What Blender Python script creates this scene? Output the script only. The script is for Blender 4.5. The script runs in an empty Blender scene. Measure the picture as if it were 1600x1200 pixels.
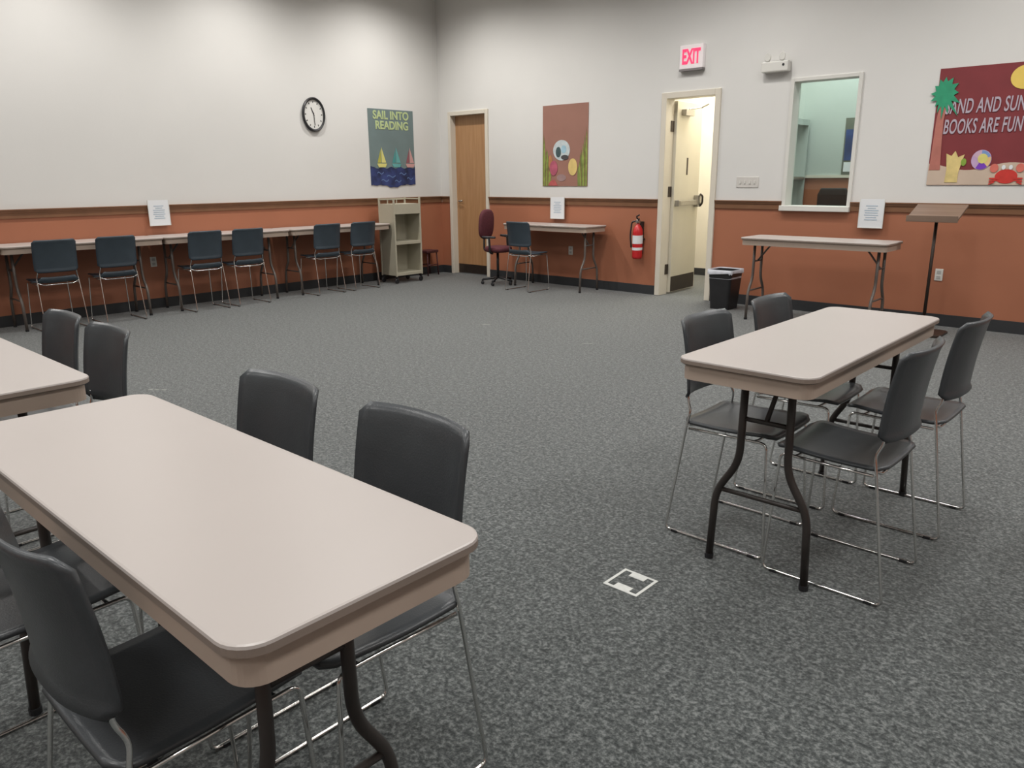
import bpy, bmesh, math, random
from mathutils import Vector, Matrix
random.seed(7)
SC = bpy.context.scene
COL = SC.collection
PI = math.pi

# ------------------------------------------------------------------ camera
F_PX, CX, CY, CZ = 1203.72, 8.0014, -7.342, 1.2695
YAW, PITCH, ROLL = -0.7414, 0.2621, -0.0083
cd = bpy.data.cameras.new('camera'); cam = bpy.data.objects.new('camera', cd); COL.objects.link(cam)
cd.sensor_fit = 'HORIZONTAL'; cd.sensor_width = 36.0; cd.lens = F_PX / 1600 * 36.0
cd.clip_start = 0.02; cd.clip_end = 100
fw = Vector((math.sin(YAW) * math.cos(PITCH), math.cos(YAW) * math.cos(PITCH), -math.sin(PITCH)))
rt = Vector((math.cos(YAW), -math.sin(YAW), 0)); up = rt.cross(fw)
r2 = rt * math.cos(ROLL) + up * math.sin(ROLL); u2 = -rt * math.sin(ROLL) + up * math.cos(ROLL)
cam.matrix_world = Matrix(((r2.x, u2.x, -fw.x, CX), (r2.y, u2.y, -fw.y, CY), (r2.z, u2.z, -fw.z, CZ), (0, 0, 0, 1)))
SC.camera = cam

# ------------------------------------------------------------------ world, exposure, lamps
w = bpy.data.worlds.new('world'); SC.world = w; w.use_nodes = True
w.node_tree.nodes['Background'].inputs[0].default_value = (0.9, 0.95, 1, 1)
w.node_tree.nodes['Background'].inputs[1].default_value = 0.3
SC.view_settings.view_transform = 'Standard'; SC.view_settings.look = 'None'
SC.view_settings.gamma = 1.0; SC.view_settings.use_curve_mapping = False
SC.view_settings.exposure = 0.16
CEIL = 3.66
def area(name, loc, sx, sy, power, col=(1, 0.982, 0.955), rot=(0, 0, 0), spread=PI):
    l = bpy.data.lights.new(name, 'AREA'); l.shape = 'RECTANGLE'; l.size = sx; l.size_y = sy
    l.energy = power; l.color = col; l.spread = spread
    o = bpy.data.objects.new(name, l); COL.objects.link(o); o.location = loc; o.rotation_euler = rot
    return o
def spot(name, loc, power, ang=110, blend=1.0, col=(1, 0.97, 0.93), rot=(0, 0, 0), size=0.06):
    l = bpy.data.lights.new(name, 'SPOT'); l.energy = power; l.spot_size = math.radians(ang); l.spot_blend = blend
    l.shadow_soft_size = size; l.color = col
    o = bpy.data.objects.new(name, l); COL.objects.link(o); o.location = loc; o.rotation_euler = rot
    return o
for lx in (3.6, 6.2, 8.8):
    for ly in (-1.8, -4.2, -6.6, -9.0):
        area('troffer_light', (lx, ly, CEIL - 0.03), 0.55, 0.9, 24, spread=math.radians(150))
for ly in (-1.15, -2.95, -4.75, -6.55):
    spot('wall_washer_light', (0.98, ly, CEIL - 0.04), 118, 152, 0.9, rot=(0, 0, 0))
for lx in (2.2, 4.6, 7.0, 9.0):  # rightmost one is an added, unseen lamp that brightens that stretch of wall
    spot('wall_washer_light', (lx, -1.25, CEIL - 0.04), 78, 152, 0.9)
area('corridor_light', (3.6, 1.1, 2.9), 0.8, 0.5, 60, (1, 0.96, 0.86))
area('office_light', (4.9, .8, 3.2), 1.2, 0.6, 34, (0.96, 1, 0.985))

# ------------------------------------------------------------------ materials
MATS = {}
def nd(nt, t, **kw):
    n = nt.nodes.new(t)
    for k, v in kw.items(): setattr(n, k, v)
    return n
def mat(name, col, rough=0.6, var=0.06, scale=8.0, metal=0.0, bump=0.0, bscale=60.0, emit=None, estr=0.0, trans=0.0, spec=0.5, sheen=0.0):
    """principled material whose colour is varied by procedural noise"""
    if name in MATS: return MATS[name]
    m = bpy.data.materials.new(name); m.use_nodes = True; nt = m.node_tree
    b = nt.nodes['Principled BSDF']
    tc = nd(nt, 'ShaderNodeTexCoord'); nz = nd(nt, 'ShaderNodeTexNoise'); nz.inputs['Scale'].default_value = scale
    nz.inputs['Detail'].default_value = 3
    nt.links.new(tc.outputs['Object'], nz.inputs['Vector'])
    rp = nd(nt, 'ShaderNodeValToRGB')
    rp.color_ramp.elements[0].position = 0.3; rp.color_ramp.elements[1].position = 0.7
    rp.color_ramp.elements[0].color = tuple(c * (1 - var) for c in col) + (1,)
    rp.color_ramp.elements[1].color = tuple(min(1, c * (1 + var)) for c in col) + (1,)
    nt.links.new(nz.outputs['Fac'], rp.inputs['Fac']); nt.links.new(rp.outputs['Color'], b.inputs['Base Color'])
    b.inputs['Roughness'].default_value = rough; b.inputs['Metallic'].default_value = metal
    b.inputs['Specular IOR Level'].default_value = spec
    if sheen: b.inputs['Sheen Weight'].default_value = sheen; b.inputs['Sheen Roughness'].default_value = 0.6
    if trans: b.inputs['Transmission Weight'].default_value = trans
    if emit: b.inputs['Emission Color'].default_value = tuple(emit) + (1,); b.inputs['Emission Strength'].default_value = estr
    if bump:
        n2 = nd(nt, 'ShaderNodeTexNoise'); n2.inputs['Scale'].default_value = bscale; n2.inputs['Detail'].default_value = 2
        bp = nd(nt, 'ShaderNodeBump'); bp.inputs['Strength'].default_value = bump; bp.inputs['Distance'].default_value = 0.003
        nt.links.new(tc.outputs['Object'], n2.inputs['Vector']); nt.links.new(n2.outputs['Fac'], bp.inputs['Height'])
        nt.links.new(bp.outputs['Normal'], b.inputs['Normal'])
    MATS[name] = m; return m
def s2l(*c):
    return tuple(((v / 255) / 12.92 if v <= 10 else (((v / 255) + 0.055) / 1.055) ** 2.4) for v in c)

M_wall = mat('white_wall_paint', (0.67, 0.66, 0.638), 0.7, 0.015, 1.5, bump=0.12, bscale=140)
M_wain = mat('terracotta_paint', (0.365, 0.138, 0.074), 0.5, 0.03, 2.0, bump=0.1, bscale=140)
M_rail = mat('brown_rail_wood', (0.20, 0.095, 0.048), 0.45, 0.10, 6)
M_base = mat('dark_rubber_base', (0.028, 0.03, 0.033), 0.55, 0.08, 5)
M_ceil = mat('ceiling_tile', (0.55, 0.54, 0.5), 0.9, 0.03, 20)
M_frame = mat('cream_door_frame', (0.66, 0.61, 0.52), 0.4, 0.02, 3)
M_leafw = mat('cream_door_paint', (0.60, 0.56, 0.46), 0.42, 0.03, 3)
M_winf = mat('white_window_paint', (0.66, 0.65, 0.61), 0.4, 0.02, 3)
M_corr = mat('corridor_cream_paint', (0.72, 0.68, 0.58), 0.6, 0.02, 3)
M_office = mat('office_pale_green_paint', (0.44, 0.49, 0.46), 0.7, 0.02, 3)
M_chairp = mat('slate_plastic', (0.052, 0.057, 0.062), 0.32, 0.07, 14, bump=0.15, bscale=260)
M_chairn = mat('blue_slate_plastic', (0.040, 0.056, 0.072), 0.36, 0.07, 14, bump=0.15, bscale=260)
M_chrome = mat('chrome_wire', (0.78, 0.77, 0.75), 0.16, 0.04, 30, metal=1.0)
M_legdk = mat('brown_black_leg_enamel', (0.035, 0.029, 0.026), 0.38, 0.08, 20)
M_leggy = mat('grey_brown_leg_enamel', (0.12, 0.10, 0.088), 0.38, 0.08, 20)
M_top = mat('blush_grey_laminate', (0.44, 0.395, 0.37), 0.36, 0.012, 3)
M_edge = mat('taupe_table_edge', (0.27, 0.215, 0.18), 0.45, 0.05, 12)
M_apron = mat('beige_table_apron', (0.45, 0.355, 0.29), 0.5, 0.03, 8)
M_paper = mat('white_paper', (0.74, 0.76, 0.78), 0.6, 0.01, 5)
M_print = mat('pale_blue_print', (0.42, 0.50, 0.58), 0.6, 0.05, 30)
M_black = mat('black_plastic', (0.018, 0.018, 0.02), 0.4, 0.1, 10)
M_dkmet = mat('dark_bronze_metal', (0.055, 0.042, 0.035), 0.4, 0.1, 15, metal=0.6)
M_steel = mat('brushed_steel', (0.42, 0.40, 0.37), 0.35, 0.08, 30, metal=0.9)
M_cart = mat('greige_cart_enamel', (0.43, 0.40, 0.31), 0.5, 0.03, 6)
M_white = mat('white_plastic', (0.66, 0.65, 0.61), 0.4, 0.02, 6)
M_red = mat('red_enamel', (0.52, 0.018, 0.022), 0.28, 0.05, 10)
M_maroon = mat('maroon_fabric', (0.10, 0.022, 0.03), 0.85, 0.15, 60, bump=0.3, bscale=300)
M_dkred = mat('dark_maroon_enamel', (0.07, 0.02, 0.022), 0.5, 0.1, 20)
M_bag = mat('clear_white_bag', (0.42, 0.43, 0.47), 0.35, 0.1, 25)
M_tapef = mat('worn_grey_tape', (0.27, 0.28, 0.26), 0.8, 0.15, 60)
M_tape = mat('white_floor_tape', (0.62, 0.63, 0.60), 0.6, 0.06, 60)
M_exit = mat('exit_white_face', (0.75, 0.70, 0.70), 0.4, 0.02, 6, emit=(1, 0.9, 0.9), estr=0.12)
M_exitr = mat('exit_red_letter', (0.7, 0.04, 0.10), 0.4, 0.03, 6, emit=(1, 0.06, 0.18), estr=0.65)

def carpet():
    m = bpy.data.materials.new('speckled_grey_carpet'); m.use_nodes = True; nt = m.node_tree; b = nt.nodes['Principled BSDF']
    tc = nd(nt, 'ShaderNodeTexCoord')
    n1 = nd(nt, 'ShaderNodeTexNoise'); n1.inputs['Scale'].default_value = 88; n1.inputs['Detail'].default_value = 4; n1.inputs['Roughness'].default_value = 0.7
    n2 = nd(nt, 'ShaderNodeTexNoise'); n2.inputs['Scale'].default_value = 38; n2.inputs['Detail'].default_value = 2
    n3 = nd(nt, 'ShaderNodeTexNoise'); n3.inputs['Scale'].default_value = 1.2
    for n in (n1, n2, n3): nt.links.new(tc.outputs['Object'], n.inputs['Vector'])
    rp = nd(nt, 'ShaderNodeValToRGB'); e = rp.color_ramp.elements
    e[0].position = 0.36; e[0].color = (0.020, 0.0245, 0.025, 1); e[1].position = 0.66; e[1].color = (0.182, 0.194, 0.190, 1)
    k = e.new(0.5); k.color = (0.067, 0.075, 0.074, 1)
    mx = nd(nt, 'ShaderNodeMath', operation='MULTIPLY_ADD'); mx.inputs[1].default_value = 0.35; 
    sb = nd(nt, 'ShaderNodeMath', operation='SUBTRACT'); sb.inputs[1].default_value = 0.5
    nt.links.new(n2.outputs['Fac'], sb.inputs[0]); nt.links.new(sb.outputs[0], mx.inputs[0]); nt.links.new(n1.outputs['Fac'], mx.inputs[2])
    nt.links.new(mx.outputs[0], rp.inputs['Fac'])
    mr = nd(nt, 'ShaderNodeMapRange'); mr.inputs[3].default_value = 0.92; mr.inputs[4].default_value = 1.08
    nt.links.new(n3.outputs['Fac'], mr.inputs[0])
    mm = nd(nt, 'ShaderNodeVectorMath', operation='SCALE'); nt.links.new(rp.outputs['Color'], mm.inputs[0]); nt.links.new(mr.outputs[0], mm.inputs['Scale'])
    nt.links.new(mm.outputs[0], b.inputs['Base Color'])
    b.inputs['Roughness'].default_value = 0.95; b.inputs['Specular IOR Level'].default_value = 0.15
    b.inputs['Sheen Weight'].default_value = 0.35; b.inputs['Sheen Roughness'].default_value = 0.5
    bp = nd(nt, 'ShaderNodeBump'); bp.inputs['Strength'].default_value = 0.5; bp.inputs['Distance'].default_value = 0.004
    nt.links.new(n1.outputs['Fac'], bp.inputs['Height']); nt.links.new(bp.outputs['Normal'], b.inputs['Normal'])
    return m
M_carpet = carpet()
def woodmat(name, c1, c2, axis=2, scale=9, rough=0.45):
    m = bpy.data.materials.new(name); m.use_nodes = True; nt = m.node_tree; b = nt.nodes['Principled BSDF']
    tc = nd(nt, 'ShaderNodeTexCoord'); mp = nd(nt, 'ShaderNodeMapping')
    sc = [scale, scale, scale]; sc[axis] = scale * 0.08; mp.inputs['Scale'].default_value = sc
    nz = nd(nt, 'ShaderNodeTexNoise'); nz.inputs['Scale'].default_value = 3; nz.inputs['Detail'].default_value = 5
    rp = nd(nt, 'ShaderNodeValToRGB'); rp.color_ramp.elements[0].position = 0.3; rp.color_ramp.elements[1].position = 0.7
    rp.color_ramp.elements[0].color = c1 + (1,); rp.color_ramp.elements[1].color = c2 + (1,)
    nt.links.new(tc.outputs['Object'], mp.inputs[0]); nt.links.new(mp.outputs[0], nz.inputs['Vector'])
    nt.links.new(nz.outputs['Fac'], rp.inputs[0]); nt.links.new(rp.outputs[0], b.inputs['Base Color']); b.inputs['Roughness'].default_value = rough
    return m
M_oak = woodmat('honey_veneer', (0.36, 0.19, 0.085), (0.44, 0.25, 0.12))
M_walnut = woodmat('dull_brown_veneer', (0.16, 0.105, 0.075), (0.22, 0.15, 0.11), axis=0)
def glassmat():
    m = bpy.data.materials.new('clear_glass'); m.use_nodes = True; nt = m.node_tree
    nt.nodes.remove(nt.nodes['Principled BSDF']); out = nt.nodes['Material Output']
    t = nd(nt, 'ShaderNodeBsdfTransparent'); t.inputs[0].default_value = (0.93, 0.98, 0.96, 1)
    g = nd(nt, 'ShaderNodeBsdfGlossy'); g.inputs['Roughness'].default_value = 0.02
    tc = nd(nt, 'ShaderNodeTexCoord'); nz = nd(nt, 'ShaderNodeTexNoise'); nz.inputs['Scale'].default_value = 3
    mr = nd(nt, 'ShaderNodeMapRange'); mr.inputs[3].default_value = 0.05; mr.inputs[4].default_value = 0.07
    mx = nd(nt, 'ShaderNodeMixShader')
    nt.links.new(tc.outputs['Object'], nz.inputs['Vector']); nt.links.new(nz.outputs['Fac'], mr.inputs[0]); nt.links.new(mr.outputs[0], mx.inputs[0])
    nt.links.new(t.outputs[0], mx.inputs[1]); nt.links.new(g.outputs[0], mx.inputs[2]); nt.links.new(mx.outputs[0], out.inputs[0])
    return m
M_glass = glassmat()

# ------------------------------------------------------------------ mesh helpers
def obj(name, bm, m, parent=None, smooth=False, bevel=0, loc=None):
    me = bpy.data.meshes.new(name)
    bmesh.ops.recalc_face_normals(bm, faces=bm.faces)
    bm.to_mesh(me); bm.free()
    for mm in (m if isinstance(m, (list, tuple)) else [m]): me.materials.append(mm)
    if smooth: me.shade_smooth()
    o = bpy.data.objects.new(name, me); COL.objects.link(o)
    if parent: o.parent = parent
    if loc: o.location = loc
    if bevel:
        bv = o.modifiers.new('bevel', 'BEVEL'); bv.width = bevel; bv.segments = 2; bv.limit_method = 'ANGLE'
    return o
def thing(name, label, cat, loc=(0, 0, 0), rz=0, group=None):
    o = bpy.data.objects.new(name, None); COL.objects.link(o); o.empty_display_size = 0.1
    o.location = loc; o.rotation_euler = (0, 0, rz); tag(o, label, cat, group); return o
def tag(o, label, cat, group=None):
    o['label'] = label; o['category'] = cat
    if group: o['group'] = group
    return o
def struct(o): o['kind'] = 'structure'; return o
def bx(bm, x0, x1, y0, y1, z0, z1, mi=0):
    vs = [bm.verts.new(p) for p in ((x0, y0, z0), (x1, y0, z0), (x1, y1, z0), (x0, y1, z0), (x0, y0, z1), (x1, y0, z1), (x1, y1, z1), (x0, y1, z1))]
    for f in ((0, 1, 2, 3), (4, 5, 6, 7), (0, 1, 5, 4), (1, 2, 6, 5), (2, 3, 7, 6), (3, 0, 4, 7)):
        fa = bm.faces.new([vs[i] for i in f]); fa.material_index = mi
def box(name, x0, x1, y0, y1, z0, z1, m, parent=None, bevel=0):
    bm = bmesh.new(); bx(bm, x0, x1, y0, y1, z0, z1); return obj(name, bm, m, parent, bevel=bevel)
def fillet(pts, rad, n=5):
    pts = [Vector(p) for p in pts]; out = [pts[0]]
    for i in range(1, len(pts) - 1):
        a, p, c = pts[i - 1], pts[i], pts[i + 1]
        d1 = (a - p); d2 = (c - p); r = min(rad, d1.length * 0.49, d2.length * 0.49)
        s = p + d1.normalized() * r; e = p + d2.normalized() * r
        for k in range(n + 1):
            t = k / n; out.append(s * (1 - t) ** 2 + p * 2 * t * (1 - t) + e * t * t)
    out.append(pts[-1]); return out
def tube(bm, pts, r, seg=8, cap=True):
    pts = [Vector(p) for p in pts]; n = len(pts); rings = []
    t0 = (pts[1] - pts[0]).normalized(); nrm = t0.orthogonal().normalized()
    for i in range(n):
        t = ((pts[min(i + 1, n - 1)] - pts[max(i - 1, 0)])).normalized()
        nrm = (nrm - t * nrm.dot(t)).normalized(); bn = t.cross(nrm)
        rr = r[i] if isinstance(r, (list, tuple)) else r
        rings.append([bm.verts.new(pts[i] + (nrm * math.cos(2 * PI * k / seg) + bn * math.sin(2 * PI * k / seg)) * rr) for k in range(seg)])
    for i in range(n - 1):
        for k in range(seg):
            bm.faces.new((rings[i][k], rings[i][(k + 1) % seg], rings[i + 1][(k + 1) % seg], rings[i + 1][k]))
    if cap: bm.faces.new(rings[0][::-1]); bm.faces.new(rings[-1])
def tubeobj(name, pts, r, m, parent, seg=8, rad=0.02):
    bm = bmesh.new(); tube(bm, fillet(pts, rad), r, seg); return obj(name, bm, m, parent, smooth=True)
def lathe(bm, prof, seg=24, c=(0, 0, 0), sx=1, sy=1, axis='z'):
    rings = []
    for (r, z) in prof:
        ring = []
        for k in range(seg):
            a = 2 * PI * k / seg; p = (r * math.cos(a) * sx, r * math.sin(a) * sy, z)
            if axis == 'x': p = (p[2], p[0], p[1])
            if axis == 'y': p = (p[0], -p[2], p[1])
            ring.append(bm.verts.new(Vector(p) + Vector(c)))
        rings.append(ring)
    for i in range(len(rings) - 1):
        for k in range(seg):
            bm.faces.new((rings[i][k], rings[i][(k + 1) % seg], rings[i + 1][(k + 1) % seg], rings[i + 1][k]))
    bm.faces.new(rings[0][::-1]); bm.faces.new(rings[-1])
def rrect(L, W, r, n=7):
    out = []
    for (cx, cy, a0) in ((L / 2 - r, W / 2 - r, 0), (-L / 2 + r, W / 2 - r, PI / 2), (-L / 2 + r, -W / 2 + r, PI), (L / 2 - r, -W / 2 + r, 1.5 * PI)):
        for k in range(n + 1):
            a = a0 + k / n * PI / 2; out.append((cx + r * math.cos(a), cy + r * math.sin(a)))
    return out
def loft(bm, outs, cap=True, mis=None):
    rings = [[bm.verts.new((p[0], p[1], z)) for p in o] for (o, z) in outs]
    n = len(rings[0])
    for i in range(len(rings) - 1):
        for k in range(n):
            f = bm.faces.new((rings[i][k], rings[i][(k + 1) % n], rings[i + 1][(k + 1) % n], rings[i + 1][k]))
            if mis: f.material_index = mis[i]
    if cap:
        f = bm.faces.new(rings[0][::-1]); f2 = bm.faces.new(rings[-1])
        if mis: f.material_index = mis[0]; f2.material_index = mis[-1]
def copy_thing(o, loc, rz, label=None, group=None, parent=None):
    c = o.copy(); COL.objects.link(c)
    if parent is None:
        c.location = loc; c.rotation_euler = (0, 0, rz)
        if label: c['label'] = label
        if group: c['group'] = group
    else: c.parent = parent
    for ch in list(o.children): copy_thing(ch, None, None, parent=c)
    return c
def poly(name, pts, m, parent, depth, plane, at, flip=1):
    """a cut-out sheet: pts (u,v) on a wall; plane 'y' -> (u, at, v), 'x' -> (at, u, v); thickness towards the room"""
    bm = bmesh.new()
    def P(u, v, d): return (u, at - d, v) if plane == 'y' else (at + d, u, v)
    a = [bm.verts.new(P(u, v, 0)) for u, v in pts]; b = [bm.verts.new(P(u, v, depth)) for u, v in pts]
    n = len(pts)
    bm.faces.new(a); bm.faces.new(b[::-1])
    for k in range(n): bm.faces.new((a[k], a[(k + 1) % n], b[(k + 1) % n], b[k]))
    return obj(name, bm, m, parent)
def ell(cu, cv, ru, rv, n=28, a0=0, a1=2 * PI):
    return [(cu + ru * math.cos(a0 + (a1 - a0) * k / n), cv + rv * math.sin(a0 + (a1 - a0) * k / n)) for k in range(n)]
def text(name, s, size, m, parent, loc, rot, xs=1.0, bold=0.0, ext=0.002, shear=0.0, space=1.0):
    cu = bpy.data.curves.new(name, 'FONT'); cu.body = s; cu.size = size; cu.extrude = ext; cu.offset = bold; cu.shear = shear
    cu.space_character = space; cu.align_x = 'CENTER'; cu.align_y = 'CENTER'
    t = bpy.data.objects.new(name, cu); COL.objects.link(t)
    bpy.context.view_layer.update()
    me = bpy.data.meshes.new_from_object(t.evaluated_get(bpy.context.evaluated_depsgraph_get()))
    bpy.data.objects.remove(t)
    o = bpy.data.objects.new(name, me); COL.objects.link(o); me.materials.clear(); me.materials.append(m)
    o.parent = parent; o.location = loc; o.rotation_euler = rot; o.scale = (xs, 1, 1)
    return o

# ------------------------------------------------------------------ the room
XR, YF = 10.6, -10.2          # right wall and front wall
RAILZ0, RAILZ = 0.95, 1.03
ED1, ED2, DH = 3.4375, 4.1057, 2.10
BD1, BD2 = 0.188, 0.915
WX1, WX2, WZ1, WZ2 = 4.835, 5.42, 0.985, 2.10
T = 0.14
bm = bmesh.new(); bx(bm, -0.3, XR + .3, YF - .3, 2.2, -0.12, 0.0); struct(obj('floor', bm, M_carpet))
bm = bmesh.new(); bx(bm, -0.3, XR + .3, YF - .3, 0.0, CEIL, CEIL + 0.1); struct(obj('ceiling', bm, M_ceil))
def wallx(bm, x0, x1, y0, y1, z0, z1):
    if z0 < RAILZ0 < z1:
        bx(bm, x0, x1, y0, y1, z0, RAILZ0, 1); bx(bm, x0, x1, y0, y1, RAILZ0, z1, 0)
    else: bx(bm, x0, x1, y0, y1, z0, z1, 1 if z1 <= RAILZ0 + .001 else 0)
bm = bmesh.new()
wallx(bm, 0, BD1 + .02, 0, T, 0, CEIL); wallx(bm, BD1 + .02, BD2 - .02, 0, T, DH - .02, CEIL)
wallx(bm, BD2 - .02, ED1 + .03, 0, T, 0, CEIL); wallx(bm, ED1 + .03, ED2 - .03, 0, T, DH - .02, CEIL)
wallx(bm, ED2 - .03, WX1, 0, T, 0, CEIL); wallx(bm, WX1, WX2, 0, T, 0, WZ1); wallx(bm, WX1, WX2, 0, T, WZ2, CEIL)
wallx(bm, WX2, XR, 0, T, 0, CEIL)
struct(obj('wall_back', bm, [M_wall, M_wain]))
for nm, a in (('wall_left', (-T, 0, YF, T)), ('wall_right', (XR, XR + T, YF, T)), ('wall_front', (-T, XR + T, YF - T, YF))):
    bm = bmesh.new(); wallx(bm, a[0], a[1], a[2], a[3], 0, CEIL); struct(obj(nm, bm, [M_wall, M_wain]))
# baseboards and chair rails
def run(name, segs, z0, z1, d, m, side, kind_bevel=0.0):
    bm = bmesh.new()
    for a, b in segs:
        if side == 'back': bx(bm, a, b, -d, 0, z0, z1)
        else: bx(bm, 0, d, a, b, z0, z1)
    return struct(obj(name, bm, m, bevel=kind_bevel))
run('baseboard_left', [(YF, -0.01)], 0, 0.10, 0.010, M_base, 'left')
run('baseboard_back', [(0.01, BD1), (BD2, ED1), (ED2, XR)], 0, 0.10, 0.010, M_base, 'back')
def railpf(name, a, b, side):
    prof = [(0, RAILZ0), (0.012, RAILZ0), (0.014, RAILZ - .035), (0.020, RAILZ - .030), (0.022, RAILZ - .012), (0.030, RAILZ - .010), (0.030, RAILZ), (0, RAILZ)]
    bm = bmesh.new()
    P = (lambda u, d, z: (u, -d, z)) if side == 'back' else (lambda u, d, z: (d, u, z))
    r0 = [bm.verts.new(P(a, d, z)) for d, z in prof]; r1 = [bm.verts.new(P(b, d, z)) for d, z in prof]
    n = len(prof)
    for k in range(n): bm.faces.new((r0[k], r0[(k + 1) % n], r1[(k + 1) % n], r1[k]))
    bm.faces.new(r0); bm.faces.new(r1[::-1])
    return struct(obj(name, bm, M_rail))
railpf('trim_1', YF, 0, 'left'); railpf('trim_2', 0.031, BD1 - .002, 'back'); railpf('trim_3', BD2 + .002, ED1 - .002, 'back')
railpf('trim_4', ED2 + .002, WX1 - 0.03, 'back'); railpf('trim_5', WX2 + 0.03, XR, 'back')

# door_1: brown veneer closet door
def doorframe(name, x0, x1, h, wd, parent, proud=0.022, dep=T, cas=0.05):
    bm = bmesh.new()
    bx(bm, x0, x0 + cas, -proud, dep, 0, h); bx(bm, x1 - cas, x1, -proud, dep, 0, h); bx(bm, x0 + cas, x1 - cas, -proud, dep, h - cas, h)
    return obj(name, bm, M_frame, parent, bevel=0.004)
d1 = thing('door_1', '', 'door'); del d1['label']; del d1['category']; struct(d1)
doorframe('door_frame', BD1, BD2, DH, T, d1)
box('door_leaf', BD1 + .05, BD2 - .05, 0.07, 0.105, 0.012, DH - .05, M_oak, d1)
box('kick_plate', BD1 + .06, BD2 - .06, 0.066, 0.07, 0.014, 0.13, M_dkmet, d1)
tubeobj('door_handle', [(BD1 + .11, 0.07, 0.97), (BD1 + .11, 0.03, 0.97), (BD1 + .19, 0.03, 0.97)], 0.009, M_steel, d1)

# door_2: exit door, leaf swung open into the corridor
d2 = thing('door_2', '', 'door'); del d2['label']; del d2['category']; struct(d2)
doorframe('door_frame', ED1, ED2, DH, T, d2, cas=0.06)
leaf = bpy.data.objects.new('door_leaf', None)
A0 = Vector((ED1 + 0.068, T + 0.012, 0)); LW = 0.60
ang = math.radians(94)
def onleaf(name, bm, m, smooth=False, bevel=0):
    o = obj(name, bm, m, d2, smooth=smooth, bevel=bevel); o.location = A0; o.rotation_euler = (0, 0, ang); return o
bpy.data.objects.remove(leaf)
# leaf local: x along leaf, y = -thickness side facing the camera
bm = bmesh.new(); bx(bm, 0, LW, -0.022, 0.022, 0.02, DH - 0.07); lf = onleaf('door_leaf', bm, M_leafw, bevel=0.002)
bm = bmesh.new(); bx(bm, 0.01, LW - 0.02, -0.026, -0.0225, 0.025, 0.19); onleaf('kick_plate', bm, M_dkmet)
bm = bmesh.new(); bx(bm, 0.04, LW - 0.03, -0.07, -0.045, 0.955, 1.01); bx(bm, 0.03, 0.07, -0.07, -0.022, 0.95, 1.015); bx(bm, LW - .11, LW - .03, -0.075, -0.022, 0.93, 1.06)
onleaf('panic_bar', bm, M_steel, bevel=0.006)
bm = bmesh.new(); tube(bm, fillet([(LW - .05, -0.07, 1.07), (LW - .05, -0.10, 1.05), (LW - .05, -0.10, 0.97), (LW - .05, -0.07, 0.94)], .02), 0.012); onleaf('door_handle', bm, M_dkmet, True)
bm = bmesh.new(); bx(bm, 0.27, 0.305, -0.024, -0.0225, 1.28, 1.46); onleaf('door_viewer_strip', bm, M_dkmet)
bm = bmesh.new(); bx(bm, 0.10, 0.30, -0.075, -0.022, DH - .21, DH - .15)
tube(bm, [(0.20, -0.06, DH - .145), (0.38, -0.12, DH - .12), (0.26, -0.25, DH - .10)], 0.008)
onleaf('door_closer', bm, M_steel, bevel=0.003)
for hz in (0.22, 1.05, 1.72):
    bm = bmesh.new(); lathe(bm, [(0.010, 0), (0.010, 0.11)], 10, (ED1 + 0.062, T - 0.01, hz)); bx(bm, ED1 + .0595, ED1 + .066, T - 0.06, T - .01, hz, hz + .11)
    obj('hinge', bm, M_dkmet, d2)
# corridor beyond the exit door
def shell(name, boxes, m, mi=None):
    bm = bmesh.new()
    for i, b in enumerate(boxes): bx(bm, *b, mi=(mi[i] if mi else 0))
    return struct(obj(name, bm, m))
shell('wall_corridor', [(2.3, 4.125, 1.90, 2.0, 0, 2.95), (2.2, 2.3, T, 2.0, 0, 2.95), (4.125, 4.165, T, 2.0, 0, 3.3)], M_corr)
shell('baseboard_corridor', [(2.3, 4.12, 1.885, 1.90, 0, 0.09)], M_base)
shell('ceiling_corridor', [(2.2, 4.125, T, 2.0, 2.95, 3.0)], M_ceil)
# office seen through the window
OZ = 1.235
shell('wall_office', [(4.165, 6.4, 1.60, 1.7, OZ, 3.3), (4.165, 6.4, 1.60, 1.7, 0, OZ), (6.3, 6.4, T, 1.6, 0, 3.3)], [M_office, M_wain], [0, 1, 0])
shell('trim_6', [(4.165, 6.3, 1.575, 1.60, OZ, OZ + .03)], M_frame)
shell('ceiling_office', [(4.165, 6.4, T, 1.7, 3.3, 3.35)], M_ceil)

# window_1
wn = thing('window_1', '', 'window'); del wn['label']; del wn['category']; struct(wn)
bm = bmesh.new(); c = 0.028
bx(bm, WX1 - c, WX1 + .006, -0.018, T, WZ1, WZ2 + c); bx(bm, WX2 - .006, WX2 + c, -0.018, T, WZ1, WZ2 + c); bx(bm, WX1 + .006, WX2 - .006, -0.018, T, WZ2 - .006, WZ2 + c)
obj('window_frame', bm, M_winf, wn, bevel=0.003)
box('window_sill', WX1 - c - .012, WX2 + c, -0.045, T, WZ1 - 0.045, WZ1 + .004, M_winf, wn, bevel=0.004)
box('glass_pane', WX1 + .006, WX2 - .006, 0.115, 0.120, WZ1 + .004, WZ2 - .006, M_glass, wn)

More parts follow.
